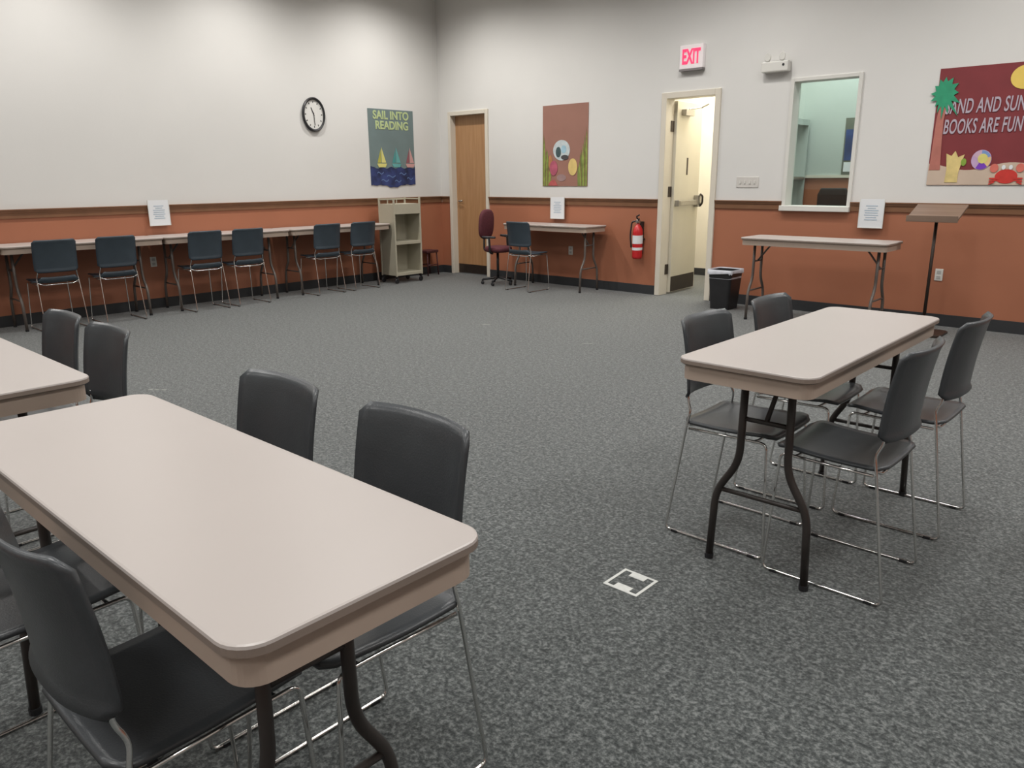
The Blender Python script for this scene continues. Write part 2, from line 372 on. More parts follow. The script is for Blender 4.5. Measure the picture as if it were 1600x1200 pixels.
# office contents
t = thing('storage_shelf', 'pale grey-green shelf unit standing in the office, seen through the window', 'shelf', (4.17, 1.22, 0))
bm = bmesh.new(); bx(bm, 0, .015, 0, .34, 0, 1.86); bx(bm, .015, .20, .325, .34, 0, 1.86); obj('side_panel', bm, M_office, t)
box('shelf_board', .015, .20, 0, .325, 1.80, 1.86, M_office, t); box('shelf_board', .015, .20, 0, .325, 1.22, 1.25, M_steel, t); box('shelf_board', .015, .20, 0, .325, .55, .58, M_office, t)
box('shelf_board', .015, .20, 0, .325, 0.0, .04, M_office, t)
M_blue = mat('deep_blue_print', (0.02, 0.045, 0.16), 0.5, 0.4, 9); M_olive = mat('grey_olive_print', (0.12, 0.13, 0.10), 0.6, 0.2, 6)
t = thing('poster', 'blue poster on the office wall, partly hidden by the right edge of the window', 'poster', (0, 0, 0))
box('poster_sheet', 4.755, 5.25, 1.590, 1.598, 1.27, 1.86, M_olive, t)
box('printed_picture', 4.77, 5.22, 1.586, 1.590, 1.42, 1.74, M_blue, t)
box('caption_strip', 4.775, 5.20, 1.586, 1.590, 1.30, 1.40, M_paper, t)
t = thing('office_chair', 'black office chair with only its top showing through the window', 'chair', (4.80, 1.30, 0))
bm = bmesh.new(); loft(bm, [(rrect(.28, .05, .02), .62), (rrect(.32, .06, .025), .68), (rrect(.33, .06, .025), 1.06), (rrect(.27, .045, .02), 1.13)]); obj('backrest', bm, M_black, t, smooth=False, bevel=.006)
bm = bmesh.new(); loft(bm, [(rrect(.36, .34, .06), .44), (rrect(.38, .36, .06), .48), (rrect(.36, .34, .06), .52)]); s = obj('seat', bm, M_black, t); s.location = (0, -.17, 0)
tubeobj('post', [(0, -.17, .08), (0, -.17, .45)], .02, M_black, t)
tubeobj('back_support', [(0, -.17, .46), (0, .02, .47), (0, .0, .66)], .014, M_black, t)
for k in range(5):
    a = 2 * PI * k / 5
    l = tubeobj('base_leg', [(0, -.17, .10), (.24 * math.cos(a), -.17 + .24 * math.sin(a), .05)], .014, M_black, t)
    bm = bmesh.new(); lathe(bm, [(.0245, -.012), (.0245, .012)], 12, (.24 * math.cos(a), -.17 + .24 * math.sin(a), .0245), axis='x'); obj('caster', bm, M_black, l)

# ------------------------------------------------------------------ folding tables
def make_table(label, L, W, leg_m, group, hz=0.737, legin=(.042, .21)):
    t = thing('folding_table', label, 'table', group=group)
    bm = bmesh.new(); r = .05
    loft(bm, [(rrect(L - .012, W - .012, r - .006), hz - .020), (rrect(L, W, r), hz - .016), (rrect(L, W, r), hz - .005), (rrect(L - .003, W - .003, r - .0015), hz - .0012), (rrect(L - .010, W - .010, r - .005), hz)], mis=[1, 1, 0, 0])
    obj('tabletop', bm, [M_top, M_edge], t)
    bm = bmesh.new(); o1 = rrect(L - .026, W - .026, r - .01); o2 = rrect(L - .050, W - .050, r - .02)
    loft(bm, [(o1, hz - .020), (o1, hz - .066), (o2, hz - .066), (o2, hz - .022)], cap=False)
    obj('apron', bm, M_apron, t)
    zt = hz - .024
    for sx in (-1, 1):
        x = sx * (L / 2 - legin[0 if sx < 0 else 1])
        for sy in (-1, 1):
            tubeobj('leg', [(x, sy * .075, zt), (x, sy * .080, .37), (x, sy * .155, .25), (x, sy * .165, .012)], .0125, leg_m, t, 10, .05)
            bm = bmesh.new(); lathe(bm, [(.0145, 0), (.0155, .018)], 12, (x, sy * .165, 0)); obj('foot_cap', bm, M_black, t)
        tubeobj('crossbar', [(x, -.152, .262), (x, .152, .262)], .008, leg_m, t)
        tubeobj('crossbar', [(x, -.078, .52), (x, .078, .52)], .008, leg_m, t)
        tubeobj('folding_brace', [(x, 0, .52), (x - sx * .11, 0, .66), (x - sx * .17, 0, zt)], .008, leg_m, t, rad=.04)
        bm = bmesh.new(); bx(bm, x - .022, x + .022, -.16, .16, zt - .012, zt + .003); obj('hinge_plate', bm, leg_m, t)
    return t
GT = 'folding tables'
tabA = make_table('large folding table in the left foreground with bare pale top', 1.254, .4275, M_legdk, GT)
tabA.location = (6.6117, -6.7727, 0)
copy_thing(tabA, (7.0365, -4.694, 0), -PI / 2, 'pale folding table on the right side with four chairs around it')
copy_thing(tabA, (5.09, -6.80, 0), 0, 'pale folding table cut by the left edge, beyond the foreground table')
tabM = make_table('folding table against the terracotta wall between brown door and fire extinguisher', 1.254, .4275, M_leggy, GT, legin=(.17, .10))
tabM.location = (2.185, -.255, 0)
tabR = make_table('folding table against the wall below the office window', 1.254, .4275, M_leggy, GT, legin=(.09, .10))
tabR.location = (5.425, -.615, 0)
tabL = make_table('folding table along the left wall, last of its row beside the book cart', 1.385, .44, M_leggy, GT, legin=(.11, .20))
tabL.location = (.235, -1.945, 0); tabL.rotation_euler = (0, 0, PI / 2)
for yy, lb in ((-3.34, 'folding table along the left wall, second of its row from the book cart'), (-4.725, 'folding table along the left wall, third from the book cart, under the paper sign'), (-6.115, 'folding table along the left wall, nearest of its row at the left edge')):
    copy_thing(tabL, (.235, yy, 0), PI / 2, lb)

# ------------------------------------------------------------------ sled chairs
def sheet(bm, fn, nu, nv, th):
    """closed shell from a centre surface fn(u,v)->(P,N)"""
    top = [[None] * (nv + 1) for _ in range(nu + 1)]; bot = [[None] * (nv + 1) for _ in range(nu + 1)]
    for i in range(nu + 1):
        for j in range(nv + 1):
            u = i / nu; v = j / nv; p = fn(u, v); e = 1e-3
            u1, u0 = min(1, u + e), max(0, u - e); v1, v0 = min(1, v + e), max(0, v - e)
            du = fn(u1, v) - fn(u0, v); dv = fn(u, v1) - fn(u, v0); n = du.cross(dv)
            n = n.normalized() if n.length > 1e-12 else Vector((0, 0, 1))
            top[i][j] = bm.verts.new(p + n * th / 2); bot[i][j] = bm.verts.new(p - n * th / 2)
    for i in range(nu):
        for j in range(nv):
            bm.faces.new((top[i][j], top[i + 1][j], top[i + 1][j + 1], top[i][j + 1]))
            bm.faces.new((bot[i][j], bot[i][j + 1], bot[i + 1][j + 1], bot[i + 1][j]))
    for i in range(nu):
        bm.faces.new((top[i][0], bot[i][0], bot[i + 1][0], top[i + 1][0])); bm.faces.new((top[i][nv], top[i + 1][nv], bot[i + 1][nv], bot[i][nv]))
    for j in range(nv):
        bm.faces.new((top[0][j], top[0][j + 1], bot[0][j + 1], bot[0][j])); bm.faces.new((top[nu][j], bot[nu][j], bot[nu][j + 1], top[nu][j + 1]))
def hw(v, H, W, r):      # half width with rounded corners at both ends of a strip of height H
    d = min(v, 1 - v) * H
    return W / 2 if d >= r else W / 2 - r + math.sqrt(max(0, r * r - (r - d) ** 2))
def make_chair(label, m, group, lip=.0):
    t = thing('sled_chair', label, 'chair', group=group)
    z0, z1 = .512, .785
    def back(u, v):
        w2 = hw(v, z1 - z0, .345, .018); x = (2 * u - 1) * w2; s = x / .17
        z = z0 + (z1 - z0) * v
        y = -.150 - .038 * v + .006 * math.sin(PI * v) + .040 * min(1.05, abs(s)) ** 2.6 - .014 - .005 * max(0, (v - .92) / .08) ** 2 - .010 * max(0, (.07 - v) / .07) ** 2
        return Vector((x, y, z))
    bm = bmesh.new(); sheet(bm, back, 16, 14, .010); obj('backrest', bm, m, t, smooth=True, bevel=0)
    def seat(u, v):
        w2 = hw(v, .33, .335, .035); x = (2 * u - 1) * w2; s = x / .167
        y = -.150 + .340 * v
        z = .420 + .008 * s * s + .014 * v - .008 * math.sin(PI * v) - .014 * max(0, (v - .86) / .14) ** 2 + (.006 + lip) * max(0, (.10 - v) / .10) ** 2
        return Vector((x, y, z))
    bm = bmesh.new(); sheet(bm, seat, 14, 18, .010); obj('seat', bm, m, t, smooth=True)
    for s in (-1, 1):
        X = s * .176
        tubeobj('side_frame', [(s * .152, -.1355, .545), (s * .154, -.1355, .505), (s * .162, -.118, .47), (s * .166, -.126, .428), (X, -.190, .0055), (X, .190, .0055), (s * .160, .165, .410), (s * .158, .06, .407), (s * .164, -.12, .405)], .0048, M_chrome, t, 8, .022)
        for gy in (-.15, .15):
            bm = bmesh.new(); bx(bm, X - .007, X + .007, gy - .012, gy + .012, 0, .009); obj('glide', bm, M_black, t)
    tubeobj('crossbar', [(-.160, .12, .408), (-.12, .12, .404), (.12, .12, .404), (.160, .12, .408)], .0048, M_chrome, t)
    tubeobj('crossbar', [(-.165, -.126, .424), (-.12, -.130, .402), (.12, -.130, .402), (.165, -.126, .424)], .0048, M_chrome, t)
    return t
GA, GC, GL = 'chairs at the foreground tables', 'chairs around the right table', 'chairs along the left wall tables'
c0 = make_chair('dark slate chair behind the foreground table, nearer its right end', M_chairp, GA)
c0.location = (6.800, -6.506, 0); c0.rotation_euler = (0, 0, PI)
copy_thing(c0, (6.308, -6.525, 0), PI, 'dark slate chair behind the foreground table, beside the table’s middle'.replace('’', "'"), GA)
copy_thing(c0, (6.768, -6.897, 0), 0, 'dark slate chair seen from behind in the lower left corner, seat pushed under table', GA)
copy_thing(c0, (6.235, -6.97, 0), 0, 'dark slate chair mostly hidden behind the lower left corner chair, only its seat showing', GA)
copy_thing(c0, (5.235, -6.53, 0), PI, 'slate chair behind the left-edge table, at that table\'s right corner', GA)
copy_thing(c0, (4.80, -6.53, 0), PI, 'slate chair behind the left-edge table, further left and partly hidden', GA)
copy_thing(c0, (6.83, -4.84, 0), -PI / 2, 'slate chair on the left side of the right table, at its near end', GC)
copy_thing(c0, (6.83, -4.30, 0), -PI / 2, 'slate chair on the left side of the right table, at its far end', GC)
copy_thing(c0, (7.23, -4.885, 0), PI / 2, 'slate chair on the right side of the right table, at its near end', GC)
copy_thing(c0, (7.238, -4.29, 0), PI / 2, 'slate chair on the right side of the right table, at its far end', GC)
cl = make_chair('blue slate chair facing the left wall, nearest the left edge', M_chairn, GL, .042)
LB = ['blue slate chair facing the left wall, second from the left edge', 'blue slate chair facing the left wall, third from the left, left of the middle pair',
      'blue slate chair facing the left wall, fourth from the left, right of the middle pair', 'blue slate chair facing the left wall, second from the book cart', 'blue slate chair facing the left wall, next to the book cart']
cl.location = (.42, -5.045, 0); cl.rotation_euler = (0, 0, PI / 2)
for lb, yy in zip(LB, (-4.535, -3.69, -3.23, -2.265, -1.77)): copy_thing(cl, (.42, yy, 0), PI / 2, lb, GL)
copy_thing(cl, (2.08, -.60, 0), 0, 'blue slate chair at the small table beside the brown door', 'chair at the small table')

# ------------------------------------------------------------------ task chair
t = thing('task_chair', 'maroon upholstered rolling chair turned sideways in front of the brown door', 'chair', (1.46, -.46, 0), math.radians(-84))
def ovalpad(name, W, H, th, cy, cz, m, horiz=False, lean=0):
    bm = bmesh.new(); outs = []
    for k, (s, o) in enumerate(((.82, -.5), (.97, -.3), (1, 0), (.97, .3), (.82, .5))):
        outs.append(([(W / 2 * s * math.copysign(abs(math.cos(a)) ** .7, math.cos(a)), H / 2 * s * math.copysign(abs(math.sin(a)) ** .7, math.sin(a))) for a in [2 * PI * q / 32 for q in range(32)]], o * th))
    loft(bm, outs); o = obj(name, bm, m, t, smooth=True)
    o.rotation_euler = (0 if horiz else PI / 2 + lean, 0, 0); o.location = (0, cy, cz); return o
ovalpad('backrest', .27, .36, .055, -.15, .72, M_maroon, lean=-.08)
ovalpad('seat', .31, .30, .07, .03, .43, M_maroon, True)
tubeobj('back_support', [(0, .0, .39), (0, -.19, .40), (0, -.185, .68)], .012, M_black, t, rad=.04)
tubeobj('post', [(0, .02, .09), (0, .02, .40)], .016, M_black, t)
for s in (-1, 1):
    tubeobj('armrest', [(s * .13, .04, .385), (s * .18, .04, .40), (s * .18, .03, .57), (s * .18, -.08, .58), (s * .18, .12, .58)], .013, M_black, t)
for k in range(5):
    a = 2 * PI * k / 5 + .3
    ex, ey = .19 * math.cos(a), .02 + .19 * math.sin(a)
    l = tubeobj('base_leg', [(0, .02, .085), (ex, ey, .060)], .013, M_black, t)
    bm = bmesh.new(); lathe(bm, [(.018, -.010), (.022, -.006), (.022, .006), (.018, .010)], 14, (ex, ey, .022), axis='x'); bx(bm, ex - .006, ex + .006, ey - .01, ey + .01, .03, .062)
    obj('caster', bm, M_black, l)

# ------------------------------------------------------------------ book cart
t = thing('book_cart', 'tall greige metal book cart with two open shelves, in the corner beside the wall tables', 'cart', (.20, -1.245, 0))
DX, DY = .30, .43
for (px, py) in ((0, 0), (DX - .02, 0), (0, DY - .02), (DX - .02, DY - .02)):
    box('corner_post', px, px + .02, py, py + .02, .09, 1.04, M_cart, t, bevel=.002)
bm = bmesh.new(); bx(bm, .02, DX - .02, .004, .012, .10, .965); obj('side_panel', bm, M_cart, t)
bm = bmesh.new(); bx(bm, .02, DX - .02, DY - .012, DY - .004, .10, .965); obj('side_panel', bm, M_cart, t)
box('back_panel', .004, .012, .02, DY - .02, .10, .965, M_cart, t)
bm = bmesh.new(); bx(bm, .012, DX - .002, .012, DY - .012, .950, .965); bx(bm, DX - .012, DX - .002, .012, DY - .012, .845, .95); obj('top_shelf', bm, M_cart, t)
for z in (.50, .12):
    bm = bmesh.new(); bx(bm, .012, DX - .002, .012, DY - .012, z, z + .012); bx(bm, DX - .010, DX - .002, .012, DY - .012, z - .022, z); obj('shelf', bm, M_cart, t)
bm = bmesh.new(); bx(bm, .004, .012, .02, DY - .02, 1.01, 1.03); bx(bm, .02, DX - .02, .004, .012, 1.015, 1.03); bx(bm, .02, DX - .02, DY - .012, DY - .004, 1.015, 1.03); obj('guard_rail', bm, M_cart, t)
for k in (1, 2):
    box('rail_post', .004, .012, DY * k / 3 - .005, DY * k / 3 + .005, .965, 1.01, M_cart, t)
for (px, py) in ((.02, .02), (DX - .02, .02), (.02, DY - .02), (DX - .02, DY - .02)):
    bm = bmesh.new(); lathe(bm, [(.028, -.009), (.032, -.005), (.032, .005), (.028, .009)], 16, (px, py, .032), axis='x'); bx(bm, px - .013, px + .013, py - .01, py + .01, .045, .10); obj('caster', bm, M_black, t)

# dark low stool in the corner
t = thing('step_stool', 'low dark maroon stool in the room corner right of the book cart', 'stool', (.10, -.36, 0), .1)
bm = bmesh.new(); loft(bm, [(rrect(.17, .22, .02), .30), (rrect(.18, .23, .02), .31), (rrect(.18, .23, .02), .33), (rrect(.17, .22, .02), .335)]); obj('seat', bm, M_dkred, t)
for sx in (-1, 1):
    for sy in (-1, 1):
        tubeobj('leg', [(sx * .065, sy * .09, .30), (sx * .08, sy * .105, .0)], .009, M_dkred, t)
    tubeobj('stretcher', [(sx * .073, -.097, .14), (sx * .073, .097, .14)], .007, M_dkred, t)

# ------------------------------------------------------------------ clock
t = thing('wall_clock', 'round black-rimmed clock high on the left wall', 'clock', (0, -1.96, 1.985))
SX, SZ = .150, .188
bm = bmesh.new(); lathe(bm, [(.96, 0), (1.0, .008), (1.0, .028), (.95, .036), (.86, .030), (.855, .012), (.855, .0)], 48, axis='x'); 
for v in bm.verts: v.co.y *= SX; v.co.z *= SZ
obj('rim', bm, M_black, t, smooth=False)
bm = bmesh.new(); lathe(bm, [(.86, .012), (.86, .016)], 48, axis='x')
for v in bm.verts: v.co.y *= SX; v.co.z *= SZ
obj('dial', bm, mat('clock_dial', (0.68, 0.67, 0.64), 0.5, 0.01, 5), t)
for k in range(12):
    a = 2 * PI * k / 12
    for nm, wd in (('hour_mark', .012),):
        bm = bmesh.new(); bx(bm, .0162, .0172, -.006, .006, .125, .145)
        bmesh.ops.rotate(bm, verts=bm.verts, cent=(0, 0, 0), matrix=Matrix.Rotation(a, 3, 'X'))
        for v in bm.verts: v.co.y *= SX / SZ
        obj(nm, bm, M_black, t)
def hand(name, a, ln, wd, xx):
    bm = bmesh.new(); bx(bm, xx, xx + .002, -wd, wd, -.02, ln)
    bmesh.ops.rotate(bm, verts=bm.verts, cent=(0, 0, 0), matrix=Matrix.Rotation(a, 3, 'X'))
    for v in bm.verts: v.co.y *= SX / SZ
    obj(name, bm, M_black, t)
hand('hour_hand', math.radians(28), .085, .006, .0185); hand('minute_hand', math.radians(184), .12, .004, .0215)

# ------------------------------------------------------------------ posters
def cm(name, r, g, b, var=.05, sc=12, rough=.65): return mat(name, s2l(r, g, b), rough, var, sc)
# left: sailing poster on wall_left, u = y (grows to the right seen from the room)
t = thing('poster', 'blue and grey sailing-boat poster on the left wall near the corner', 'poster')
Y0, Y1, Z0, Z1 = -1.18, -.46, 1.165, 2.10
sea = mat('ink_blue_paper', (0.022, 0.035, 0.12), .6, .6, 9)
box('poster_board', .001, .006, Y0, Y1, Z0 + .03, Z1, cm('slate_teal_paper', 106, 122, 122, .08, 3), t)
wav = [(Y0, 1.42)] + [(Y0 + (Y1 - Y0) * k / 24, 1.40 + .012 * math.sin(k * 1.3)) for k in range(1, 24)] + [(Y1, 1.41)]
low = [(Y0 + (Y1 - Y0) * k / 24, Z0 + .022 - .030 * max(0, math.sin(PI * (k - 7) / 10)) + .006 * math.sin(k * 1.7)) for k in range(24, -1, -1)]
poly('paper_sea', wav[::-1] + low[::-1], sea, t, .003, 'x', .0062)
wv = cm('pale_wave_paper', 92, 116, 160)
for (cu, cv, ln) in ((-1.08, 1.34, .10), (-.93, 1.30, .14), (-.72, 1.33, .11), (-.60, 1.27, .10), (-1.02, 1.25, .12), (-.80, 1.24, .10)):
    pts = [(cu + ln * k / 8, cv + .012 * math.sin(k * .9)) for k in range(9)] + [(cu + ln * k / 8, cv - .012 + .012 * math.sin(k * .9)) for k in range(8, -1, -1)]
    poly('wave', pts, wv, t, .001, 'x', .0094)
for cu, c1, c2 in ((-1.005, (206, 200, 120), (170, 165, 70)), (-.77, (96, 160, 158), (70, 140, 138)), (-.545, (196, 150, 146), (140, 84, 92))):
    s1 = mat('sail_paper_%d' % c1[0], s2l(*c1), .65, .05, 8); s2 = mat('sail_paper_dark_%d' % c2[0], s2l(*c2), .65, .05, 8)
    poly('sail', [(cu + .005, 1.65), (cu + .075, 1.46), (cu + .005, 1.46)], s1, t, .002, 'x', .0064)
    poly('sail', [(cu - .005, 1.62), (cu - .005, 1.46), (cu - .06, 1.46)], s2, t, .002, 'x', .0064)
    poly('boat_hull', [(cu - .07, 1.45), (cu + .085, 1.45), (cu + .06, 1.405), (cu - .045, 1.405)], s1, t, .002, 'x', .0095)
ltr = cm('pale_green_letter', 176, 190, 138)
text('lettering', 'SAIL INTO', .135, ltr, t, (.008, (Y0 + Y1) / 2, 2.025), (PI / 2, 0, PI / 2), .92, .004)
text('lettering', 'READING', .135, ltr, t, (.008, (Y0 + Y1) / 2 + .01, 1.905), (PI / 2, 0, PI / 2), .92, .004)

# middle poster on wall_back
t = thing('poster', 'reddish-brown poster with green plants and a white round shape beside the exit door', 'poster')
X0, X1, Z0, Z1 = 1.812, 2.482, 1.163, 2.075
box('poster_board', X0, X1, -.006, -.001, Z0, Z1, cm('dusty_red_paper', 150, 108, 94, .06, 4), t)
gr = [cm('leaf_green_paper', 110, 122, 62, .25, 18), cm('olive_paper', 118, 104, 60, .25, 18), cm('bright_green_paper', 134, 150, 70, .2, 18)]
random.seed(3)
for side in (0, 1):
    for k in range(9):
        bxx = (X0 + .012 + .012 * k) if side == 0 else (X1 - .015 - .013 * k)
        h = (.62 - .05 * k) * (1 if side == 0 else 1.05) + random.uniform(-.04, .04)
        d = random.uniform(-.015, .02) * (1 if side == 0 else -1); wdt = .018
        xs = lambda v: min(X1 - .002, max(X0 + .002, v))
        poly('leaf_cutout', [(xs(bxx - wdt), Z0 + .003), (xs(bxx + wdt), Z0 + .003), (xs(bxx + wdt * .9 + d * .5), Z0 + h * .6), (xs(bxx + d), Z0 + h), (xs(bxx - wdt * .9 + d * .5), Z0 + h * .6)], gr[(k + side) % 3], t, .0012 + .0002 * k, 'y', -.0062)
poly('round_cutout', ell(2.10, 1.57, .125, .115), cm('ice_white_paper', 190, 200, 202, .12, 20), t, .003, 'y', -.0065)
poly('dark_patch', ell(2.055, 1.55, .04, .06, 18), cm('dark_teal_paper', 60, 82, 84, .2, 20), t, .001, 'y', -.0096)
poly('dark_patch', ell(2.15, 1.49, .055, .028, 18), cm('charcoal_paper', 66, 64, 66, .2, 20), t, .001, 'y', -.0096)
poly('pale_patch', ell(2.135, 1.58, .04, .045, 18), cm('sky_paper', 156, 190, 205, .1, 20), t, .001, 'y', -.0098)
poly('yellow_cutout', ell(2.27, 1.38, .065, .095), cm('soft_yellow_paper', 214, 188, 118, .08, 14), t, .003, 'y', -.0085)
poly('pink_cutout', ell(1.985, 1.37, .06, .085), cm('magenta_paper', 170, 84, 104, .2, 14), t, .003, 'y', -.0085)
poly('pink_cutout', [(1.90, 1.17), (2.05, 1.17), (2.00, 1.24), (1.93, 1.22)], cm('rose_paper', 176, 86, 84, .2, 14), t, .002, 'y', -.0085)
poly('orange_cutout', ell(1.935, 1.44, .03, .08, 18), cm('tan_orange_paper', 176, 122, 78, .2, 14), t, .002, 'y', -.0078)
poly('grey_cutout', ell(2.10, 1.26, .07, .04, 20), cm('mauve_grey_paper', 150, 124, 122, .1, 14), t, .002, 'y', -.0065)

# right poster
t = thing('poster', 'large dark red beach poster with palm tree and lettering above the lectern', 'poster')
X0, X1, Z0, Z1 = 6.055, 7.40, 1.178, 2.095
box('poster_board', X0, X1, -.006, -.001, Z0, Z1, cm('maroon_paper', 122, 46, 50, .06, 6), t)
san = [(X0 + (X1 - X0) * k / 30, 1.325 + .028 * math.sin(k * .45 + 1.8)) for k in range(31)]
poly('sand_strip', [(X1, Z0 + .002), (X0, Z0 + .002)] + san, cm('sand_paper', 196, 176, 158, .04, 8), t, .002, 'y', -.0062)
poly('palm_trunk', [(6.062, 1.30), (6.145, 1.30), (6.132, 1.52), (6.125, 1.70), (6.15, 1.86), (6.09, 1.86), (6.07, 1.70), (6.066, 1.5)], cm('rose_brown_paper', 176, 110, 98, .1, 14), t, .002, 'y', -.0085)
pc = (6.11, 1.90); fr = []
angs = [(-160, .15), (-132, .13), (-168 + 30, .09), (178, .15), (150, .13), (120, .13), (92, .13), (60, .14), (30, .15), (2, .14), (-25, .19), (-48, .24), (-70, .17), (-92, .20), (-112, .16)]
angs.sort(key=lambda q: q[0])
for a, r in angs:
    fr.append((pc[0] + .068 * math.cos(math.radians(a - 12)), pc[1] + .095 * math.sin(math.radians(a - 12))))
    fr.append((pc[0] + r * .72 * math.cos(math.radians(a)), pc[1] + r * math.sin(math.radians(a))))
poly('palm_fronds', fr, cm('palm_green_paper', 44, 146, 108, .12, 16), t, .003, 'y', -.0108)
poly('sun_cutout', ell(6.66, 1.985, .098, .088), cm('sun_yellow_paper', 226, 196, 96, .05, 8), t, .003, 'y', -.0065)
lt = cm('silver_grey_letter', 178, 166, 178)
for s, zc, n in (('SAND AND SUN', 1.79, 0), ('BOOKS ARE FUN', 1.635, 1)):
    text('lettering', s, .158, lt, t, (6.085 + .325, -.0105, zc), (PI / 2, 0, 0), .445 if n else .465, .002, shear=.12, space=1.06)
poly('sandcastle', [(6.19, 1.20), (6.285, 1.20), (6.285, 1.28), (6.315, 1.42), (6.27, 1.40), (6.245, 1.45), (6.22, 1.41), (6.18, 1.43), (6.195, 1.30)], cm('pale_sand_yellow_paper', 214, 192, 128, .12, 18), t, .003, 'y', -.0085)
poly('leaf_cutout', ell(6.315, 1.36, .02, .03, 12), cm('lime_paper', 130, 160, 60), t, .003, 'y', -.0087)
bl = poly('beach_ball', ell(6.44, 1.375, .072, .078), cm('lilac_paper', 190, 160, 196), t, .003, 'y', -.0085)
for i, (a0, a1, c) in enumerate(((.4, 1.6, (120, 150, 200)), (1.6, 2.7, (200, 170, 190)), (4.2, 5.5, (118, 60, 180)), (5.5, 6.6, (222, 190, 130)))):
    poly('ball_panel', [(6.44, 1.375)] + ell(6.44, 1.375, .068, .074, 8, a0, a1) + [(6.44 + .068 * math.cos(a1), 1.375 + .074 * math.sin(a1))], mat('ball_paper_%d' % c[0], s2l(*c), .6, .05, 8), t, .001, 'y', -.0117)
poly('ball_panel', ell(6.45, 1.385, .036, .038, 18), cm('ball_centre_paper', 214, 206, 120, .1), t, .001, 'y', -.0129)
rd = cm('crab_red_paper', 196, 52, 44, .12, 16)
cr = poly('crab_cutout', ell(6.63, 1.245, .078, .055, 24), rd, t, .003, 'y', -.0087)
for s in (-1, 1):
    poly('crab_claw', ell(6.63 + s * .09, 1.31, .030, .034, 14), cm('crab_pink_paper', 206, 110, 96, .1, 16), t, .002, 'y', -.0119)
    for q in range(3):
        poly('crab_leg', [(6.63 + s * (.055 + .014 * q), 1.235 - .012 * q), (6.63 + s * (.115), 1.235 - .022 * q), (6.63 + s * (.115), 1.224 - .022 * q), (6.63 + s * (.05 + .012 * q), 1.222 - .012 * q)], rd, t, .002, 'y', -.0121)
    poly('crab_eye', ell(6.63 + s * .025, 1.315, .014, .018, 12), M_paper, t, .003, 'y', -.0119)

# ------------------------------------------------------------------ paper signs on the rail
def sign(label, plane, u, z):
    t = thing('paper_sign', label, 'sign', group='paper signs on the chair rail')
    wd, h = .205, .245
    bm = bmesh.new(); bx(bm, -wd / 2, wd / 2, -.005, -.001, -h / 2, h / 2); bx(bm, -wd / 2, wd / 2, -.001, .0, -h / 2, h / 2); p = obj('sheet', bm, M_paper, t)
    bm = bmesh.new()
    for k, l in enumerate((.10, .07, .12, .11, .12, .09, .11)):
        zz = .065 - .020 * k; bx(bm, -l / 2, l / 2, -.0062, -.0051, zz - .005, zz + .004)
    obj('print', bm, M_print, t)
    bm = bmesh.new(); bx(bm, -wd / 2 - .004, wd / 2 + .004, -.0085, .0, -h / 2 - .006, -h / 2); bx(bm, -wd / 2 - .004, -wd / 2, -.0085, 0, -h / 2, h / 2); bx(bm, wd / 2, wd / 2 + .004, -.0085, 0, -h / 2, h / 2)
    obj('sign_holder', bm, M_white, t)
    t.rotation_euler = (0, 0, 0) if plane == 'y' else (0, 0, PI / 2)
    t.location = (u, -.031, z) if plane == 'y' else (.031, u, z)
    return t
sign('white paper sign in a holder on the left wall rail, above the row of tables', 'x', -3.875, .955)
sign('white paper sign in a holder below the reddish-brown poster', 'y', 2.067, .915)
sign('white paper sign in a holder just right of the office window sill', 'y', 5.645, .935)

# ------------------------------------------------------------------ exit sign, emergency light, plates
t = thing('exit_sign', 'lit white EXIT sign with pinkish-red letters above the open door', 'sign', (3.775, 0, 2.41))
box('housing', -.13, .13, -.05, 0, -.105, .115, M_exit, t, bevel=.004)
box('bottom_cover', -.132, .132, -.052, 0, -.125, -.105, mat('grey_plastic', (.22, .20, .20), .5), t)
text('lettering', 'EXIT', .19, M_exitr, t, (0, -.053, .0), (PI / 2, 0, 0), .52, .006)
t = thing('emergency_light', 'white emergency light box on the wall above and left of the office window', 'light', (4.66, 0, 2.23))
bm = bmesh.new(); bx(bm, -.13, .13, -.075, 0, -.04, .055); obj('housing', bm, M_white, t, bevel=.012)
for s in (-1, 1):
    bm = bmesh.new(); lathe(bm, [(.020, 0), (.038, .02), (.040, .03), (.034, .034)], 20, (s * .07, -.045, .092), axis='y', sx=.8); h = obj('lamp_head', bm, M_white, t)
    tubeobj('lamp_stem', [(s * .07, -.045, .05), (s * .07, -.045, .075)], .01, M_white, t)
bm = bmesh.new(); lathe(bm, [(.012, 0), (.010, .006)], 14, (.085, -.0745, .018), axis='y'); obj('indicator_button', bm, M_black, t)
def outlet(label, loc, rz, w=.062, h=.10):
    t = thing('wall_outlet', label, 'outlet', loc, rz, 'wall outlets')
    box('cover_plate', -w / 2, w / 2, -.006, 0, -h / 2, h / 2, M_white, t, bevel=.002)
    for s in (-1, 1):
        box('socket', -w * .25, w * .25, -.0085, -.0055, s * h * .22 - .013, s * h * .22 + .013, mat('socket_grey', (.42, .41, .39), .5), t)
outlet('white outlet plate low on the wall right of the lectern pole', (6.243, 0, .435), 0)
outlet('white outlet plate low on the wall beneath the small table', (2.25, 0, .42), 0)
outlet('white outlet plate on the left wall beneath the row of tables', (0, -3.98, .47), PI / 2)
t = thing('light_switch', 'wide white switch plate on the white wall right of the open exit door', 'switch', (4.44, 0, 1.205))
box('cover_plate', -.115, .115, -.006, 0, -.05, .05, mat('switch_plate_white', (.60, .575, .54), .45), t, bevel=.002)
for k in range(4): box('toggle', -.082 + .05 * k, -.068 + .05 * k, -.013, -.0055, -.014, .014, M_white, t)

